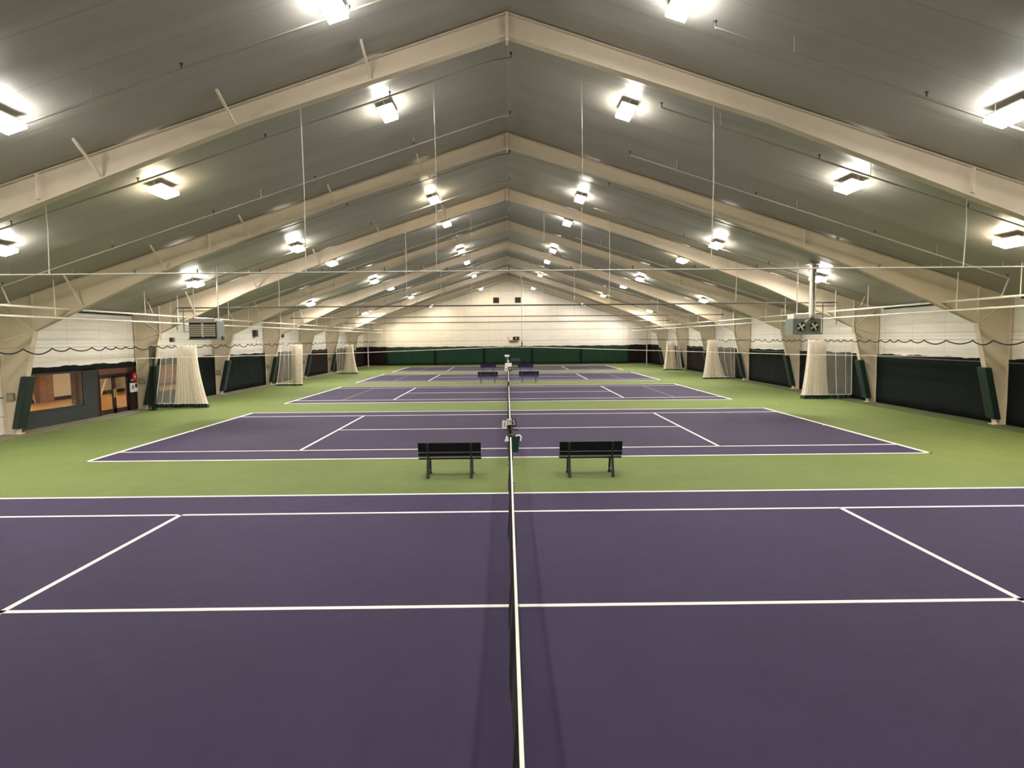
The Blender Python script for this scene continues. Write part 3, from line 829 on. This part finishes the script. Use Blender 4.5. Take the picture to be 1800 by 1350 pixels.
d = MB(); drape(d, -.1, .25, -.3, .15, 3.12, .03, 5, .1, seed=2); d.build('bundle', M_NETDARK, o)

# ------------------------------------------------------------------ windscreen curtains along the walls
def wavy_panel(axis, fixed, a, b, z0, z1, mat, name, parent, seed=0, off=.03, holes=()):
    n = max(8, int((b - a) * 5)); nz = 6; rnd = random.Random(seed); V = []
    for j in range(nz + 1):
        for i in range(n + 1):
            u = a + (b - a) * i / n
            zt = z1 + .025 * math.sin(u * 3.3 + seed) * (1 if j == nz else 0) - (.02 if j == nz and i % 3 == 0 else 0)
            z = z0 + (zt - z0) * j / nz
            w = off * (math.sin(u * 2.3 + seed) * .5 + math.sin(u * 5.1 + j * .7) * .3 + .2 * rnd.uniform(-1, 1))
            V.append((fixed + w, u, z) if axis == 'y' else (u, fixed + w, z))
    F = [(j * (n + 1) + i, j * (n + 1) + i + 1, (j + 1) * (n + 1) + i + 1, (j + 1) * (n + 1) + i) for j in range(nz) for i in range(n)]
    p = MB().add(V, F, True).build(name, mat, parent)
    md = p.modifiers.new('thickness', 'SOLIDIFY'); md.thickness = .012
    return p
for s, side in ((1, 'right'), (-1, 'left')):
    for i in range(8):
        ya = FY[i] - 7.786 if False else (FY[i - 1] if i else FY[0] - 7.786)
        if i == 0: continue
        ya, yb = FY[i - 1] + .14, FY[i] - .14
        if s < 0 and i in (1, 2, 3): continue
        mat = M_SCREEN if (i < 5) else M_SCREEN_M
        t = thing('windscreen_curtain', 'dark fabric windscreen on the %s wall, %s bay%s' % (side, ['', 'first visible', 'second', 'third', 'fourth', 'fifth', 'sixth', 'seventh'][i], ' at image edge' if i == 1 else ''), 'curtain', (s * 18.18, (ya + yb) / 2, 0), 'dark windscreens on the side walls')
        p = wavy_panel('y', 0, ya - (ya + yb) / 2, yb - (ya + yb) / 2, .03, 2.42, mat, 'fabric', t, seed=i + 3 * s)
        MB().tube([(-s * .04, ya - (ya + yb) / 2, 2.28), (-s * .04, yb - (ya + yb) / 2, 2.28)], .012, 6).build('top_cable', M_PIPE_D, t)
    ya, yb = FY[7] + .14, Y_END - .1
    t = thing('windscreen_curtain', 'dark fabric windscreen on the %s wall in the far corner' % side, 'curtain', (s * 18.18, (ya + yb) / 2, 0), 'dark windscreens on the side walls')
    wavy_panel('y', 0, ya - (ya + yb) / 2, yb - (ya + yb) / 2, .03, 2.42, M_SCREEN_M, 'fabric', t, seed=9)
# left bay with the window: only a scalloped top strip
t = thing('windscreen_curtain', 'black fabric valance above the lobby window and glass door', 'curtain', (-18.2, 25.6, 0))
wavy_panel('y', 0, -3.7, 3.75, 2.16, 2.37, M_SCREEN, 'fabric', t, seed=4, off=.03)
t = thing('windscreen_curtain', 'black fabric valance above the second lobby window, behind white net', 'curtain', (-18.2, 33.4, 0))
wavy_panel('y', 0, -3.7, 3.7, 2.14, 2.45, M_SCREEN, 'fabric', t, seed=4, off=.03)
t = thing('windscreen_curtain', 'dark windscreen right of the nearest left net, before second window', 'curtain', (-18.14, 35.3, 0))
wavy_panel('y', 0, -1.4, 1.8, .03, 2.45, M_SCREEN, 'fabric', t, seed=5, off=.02)
# end curtain, green, in panels
xs_ = [-15.4, -9.2, -3.0, 3.1, 9.3, 15.4]
pn = ['leftmost', 'second from left', 'centre', 'second from right', 'rightmost']
for i in range(5):
    a, b = xs_[i], xs_[i + 1]
    t = thing('end_curtain', 'green fabric panel on the end wall, %s of the five' % pn[i], 'curtain', ((a + b) / 2, Y_END - .16, 0), 'green end wall curtains')
    h = (b - a) / 2
    wavy_panel('x', 0, -h, h, .06, 2.36, M_SCREEN_G, 'fabric', t, seed=i, off=.03)
    for s in (-1, 1):
        wavy_panel('x', -.05, s * h - .16 if s > 0 else -h, h if s > 0 else -h + .16, .06, 2.2, M_SCREEN_SEAM, 'dark_seam', t, seed=i + 1, off=.01)
    MB().box(-h, h, -.02, .02, 0.003, .07).build('bottom_hem', M_BLACK, t)
for s, side in ((-1, 'left'), (1, 'right')):
    t = thing('end_curtain', 'black fabric panel on the end wall in the %s corner' % side, 'curtain', (s * 16.8, Y_END - .16, 0), 'black corner panels')
    wavy_panel('x', 0, -1.38, 1.38, .06, 2.42, M_SCREEN_M, 'fabric', t, seed=3, off=.03)
    t = thing('corner_post', 'thin upright pole in the far %s corner' % side, 'pole', (s * 17.0, 73.0, 0), 'corner poles')
    MB().tube([(0, 0, .0), (0, 0, ceil_z(17.1) - .01)], .06, 8).build('shaft', M_STEEL, t)
    MB().box(-.12, .12, -.12, .12, 0, .02).build('foot_plate', M_STEEL, t)

# end wall fittings
for x, lb in ((-1.4, 'left'), (1.36, 'right')):
    t = thing('wall_vent', '%s of two small square dark vents high on the end wall' % lb, 'vent', (x, Y_END, 8.15), 'end wall vents')
    MB().box(-.35, .35, -.05, 0, -.33, .33).build('recess', M_BLACK, t)
    fr = MB(); fr.box(-.38, .38, -.08, 0, .31, .36).box(-.38, .38, -.08, 0, -.36, -.31).box(-.38, -.33, -.08, 0, -.33, .33).box(.33, .38, -.08, 0, -.33, .33)
    fr.build('frame', simple('olive_frame', (.10, .09, .04), .6), t)
    sl = MB()
    for k in range(5): sl.bar((-.33, -.055, -.25 + k * .12), (.33, -.055, -.25 + k * .12), .03, .01, (0, .5, .8))
    sl.build('slats', simple('olive_slats', (.07, .065, .03), .6), t)
t = thing('scoreboard', 'small black and red scoreboard with white bracket on the end wall', 'scoreboard', (.75, Y_END, 3.0))
MB().box(-.5, .7, -.05, -.002, -.15, .5).build('back_plate', M_WIRE, t)
MB().box(-.05, .75, -.15, -.05, .12, .52).build('black_display', M_BLACK, t)
MB().box(.3, .42, -.16, -.15, .25, .4).build('white_emblem', M_CARD, t)
MB().box(-.5, .5, -.15, -.05, -.18, .07).build('red_display', simple('dull_red_panel', (.22, .03, .01), .5), t)
MB().box(-.55, -.1, -.12, -.05, .12, .52).build('white_panel', M_CARD, t)
MB().tube([(-.75, -.08, .52), (-.5, -.08, -.05)], .025, 6).tube([(-.75, -.08, .52), (.8, -.08, .56)], .025, 6).build('bracket', M_WIRE, t)
for s, side in ((-1, 'left'), (1, 'right')):
    t = thing('unlit_strip_light', 'white strip light on a short stem before the %s part of end wall' % side, 'light', (s * 13.1, 70.0, 4.85), 'unlit strip lights near the end wall')
    MB().box(-.72, .72, -.06, .06, -.05, .03).build('tube_housing', M_LAMP_OFF, t)
    MB().tube([(0, 0, .03), (0, 0, ceil_z(13.1) - 4.87)], .035, 8).build('stem', M_PIPE, t)

# ------------------------------------------------------------------ unit heaters
def heater(x, y, z, side):
    front = side == 'left'
    o = thing('unit_heater', ('hanging grey heater with pale louvres at the left eave' if front else 'hanging grey heater with two round fans and duct at the right eave'), 'heater', (x, y, z))
    w, h, dp = .60, .40, .70
    cas = MB()
    if front:
        cas.box(-w, w, 0.02, dp, -h, h); bevel(cas.build('casing', M_HEATER, o), .015)
        MB().box(-w + .02, w - .04, -.0, .02, -h + .06, h - .02).build('discharge_opening', M_BLACK, o)
        lv = MB()
        for half in (0, 1):
            xa = -w + .03 if half == 0 else .03; xb = -.03 if half == 0 else w - .06
            for k in range(6): lv.bar((xa, -.02, -.22 + k * .088), (xb, -.02, -.22 + k * .088), .075, .008, (0, -.6, .8))
        lv.build('louvres', M_LOUVER, o)
        MB().box(-.035, .035, -.05, 0, -.28, .3).build('mullion', M_LOUVER, o)
        tp = MB().box(-w + .03, w - .06, -.04, .5, .33, .50); tp.build('top_hood', simple('pale_mauve_metal', (.5, .45, .42), .5), o)
        MB().box(-w, w - .02, -.06, 0, -h, -h + .06).build('bottom_lip', M_HEATER, o)
        for xx in (-w + .08, w - .08):
            MB().tube([(xx, .35, h), (xx, .35, ceil_z(x + xx) - z)], .02, 6).build('hanger_rod', M_PIPE, o)
        g = MB().tube([(-w, .3, -.05), (-w - .35, .3, -.05), (-w - .35, .3, .95)], .02, 8); g.build('gas_line', M_PIPE_D, o)
        MB().box(w, w + .06, .35, .5, -.42, -.25).build('control_box', M_DARKMETAL, o)
    else:
        cas.box(-w, w, 0.02, dp, -h + .02, h - .12); bevel(cas.build('casing', M_HEATER, o), .015)
        MB().box(-w + .04, w - .02, .06, dp - .05, h - .12, h + .08).build('top_hood', simple('pale_white_metal', (.72, .68, .66), .5), o)
        for fx in (-.27, .29):
            rg = MB()
            n = 28
            for k in range(n):
                a0, a1 = 2 * math.pi * k / n, 2 * math.pi * (k + 1) / n
                pr = lambda r, yy, a: (fx + r * math.cos(a), yy, -.06 + r * math.sin(a))
                rg.add([pr(.225, 0.02, a0), pr(.225, .02, a1), pr(.225, -.05, a1), pr(.225, -.05, a0), pr(.2, -.05, a0), pr(.2, -.05, a1), pr(.2, .0, a1), pr(.2, .0, a0)],
                       [(0, 1, 2, 3), (3, 2, 5, 4), (4, 5, 6, 7)])
            fan = rg.build('fan', M_HEATER, o)
            MB().add([(fx + .2 * math.cos(2 * math.pi * k / n), .015, -.06 + .2 * math.sin(2 * math.pi * k / n)) for k in range(n)], [tuple(range(n))]).build('opening', M_BLACK, fan)
            bl = MB()
            for q in range(4):
                a = q * math.pi / 2 + .5
                c0 = Vector((fx, -.02, -.06))
                def P(r, da, yy): return c0 + Vector((r * math.cos(a + da), yy, r * math.sin(a + da)))
                bl.add([P(.04, 0, 0), P(.18, -.35, -.015), P(.18, .35, .02), P(.05, .8, .01)], [(0, 1, 2, 3)])
            bl.build('blades', M_LOUVER, fan)
            MB().tube([(fx, .0, -.06), (fx, -.06, -.06)], .06, 12).build('motor', M_PIPE, fan)
        MB().box(-w + .08, w + .02, -.07, .02, -h, -h + .07).build('bottom_lip', M_HEATER, o)
        MB().box(-w - .02, -w + .0, .0, dp, -h + .02, h - .12).build('side_panel', M_HEATER, o)
        dx = .04
        dk = MB().tube([(dx - .16, -.02, .13), (dx - .02, -.10, .18), (dx + .08, -.09, .30), (dx + .1, -.05, .45)], [.09, .11, .12, .11], 14)
        dk.build('duct_elbow', M_GALV, o)
        top = ceil_z(x + .3) - z
        MB().tube([(dx + .1, -.05, .42), (dx + .1, -.05, top)], .115, 18).build('flue_duct', M_GALV, o)
        MB().tube([(dx + .1, -.05, top - .35), (dx + .1, -.05, top)], .15, 18).build('duct_collar', M_GALV, o)
        MB().tube([(dx + .1, -.05, top - .02), (dx + .1, -.05, top)], .3, 20).build('roof_flange', M_GALV, o)
        MB().tube([(-.3, .35, h), (-.3, .35, ceil_z(x - .3) - z)], .02, 6).build('hanger_rod', M_PIPE, o)
        MB().tube([(.5, .35, h), (.5, .35, ceil_z(x + .5) - z)], .02, 6).build('hanger_rod', M_PIPE, o)
        MB().tube([(w, .3, -.35), (w + .2, .3, -.35), (w + .2, .3, 1.0)], .02, 8).build('gas_line', M_PIPE_D, o)
heater(-12.98, 25.6, 3.78, 'left')
heater(12.80, 25.6, 3.78, 'right')

# small wall items
o = thing('speaker', 'small dark box hanging on a wire left of the louvred heater', 'speaker', (-15.3, 27.4, 3.4))
bevel(MB().box(-.09, .09, -.08, .08, -.1, .1).build('box', simple('brown_black_box', (.05, .03, .02), .6), o), .01)
MB().tube([(0, 0, .1), (0, 0, ceil_z(15.4) - 3.42)], .006, 5).build('wire', M_PIPE_D, o)
for x, y, z, w, h, lb in ((-18.2, 43.3, 3.85, .2, .24, 'larger dark box on the left wall past the heater'), (-18.2, 48.4, 3.72, .16, .16, 'smaller dark box on the left wall above second net')):
    o = thing('wall_speaker', lb, 'speaker', (x, y, z), 'dark boxes on the left wall')
    bevel(MB().box(-.08, .16, -w, w, -h, h).build('box', M_DARKMETAL, o), .01)
    MB().tube([(.05, 0, -h), (.05, .1, -h - .3), (-.03, .2, -.8)], .008, 5).build('cord', M_PIPE_D, o)
o = thing('fire_extinguisher', 'red fire extinguisher on the dark panel right of the glass door', 'extinguisher', (-18.2, 29.12, 1.62))
b = MB().lathe([(0, -.22), (.085, -.22), (.09, -.2), (.09, .1), (.07, .16), (.03, .19), (.03, .23), (0, .23)], 18); b.build('tank', M_RED, o)
MB().box(-.02, .1, -.02, .02, .22, .26).build('handle', M_DARKMETAL, o)
MB().tube([(.03, .03, .22), (.09, .09, .1), (.07, .1, -.1)], .012, 6).build('hose', M_DARKMETAL, o)
MB().box(.085, .093, -.06, .0, -.03, .08).build('label_plate', M_CARD, o)
o = thing('notice_holder', 'white notice holder with two dark squares below the fire extinguisher', 'sign', (-18.22, 29.1, 1.12))
MB().box(-.03, .03, -.27, .27, -.22, .22).build('board', simple('bluish_white_board', (.72, .72, .78), .5), o)
MB().box(.03, .036, -.2, -.03, -.08, .12).build('picture', simple('grey_picture', (.2, .18, .2), .5), o)
MB().box(.03, .036, .05, .22, -.02, .17).build('picture', M_INK, o)
o = thing('door_knob_plate', 'tiny pale round fitting on the dark panel beside the glass door', 'fitting', (-18.25, 28.98, 1.48))
MB().tube([(0, 0, 0), (.06, 0, 0)], .035, 12).build('disc', M_CARD, o)
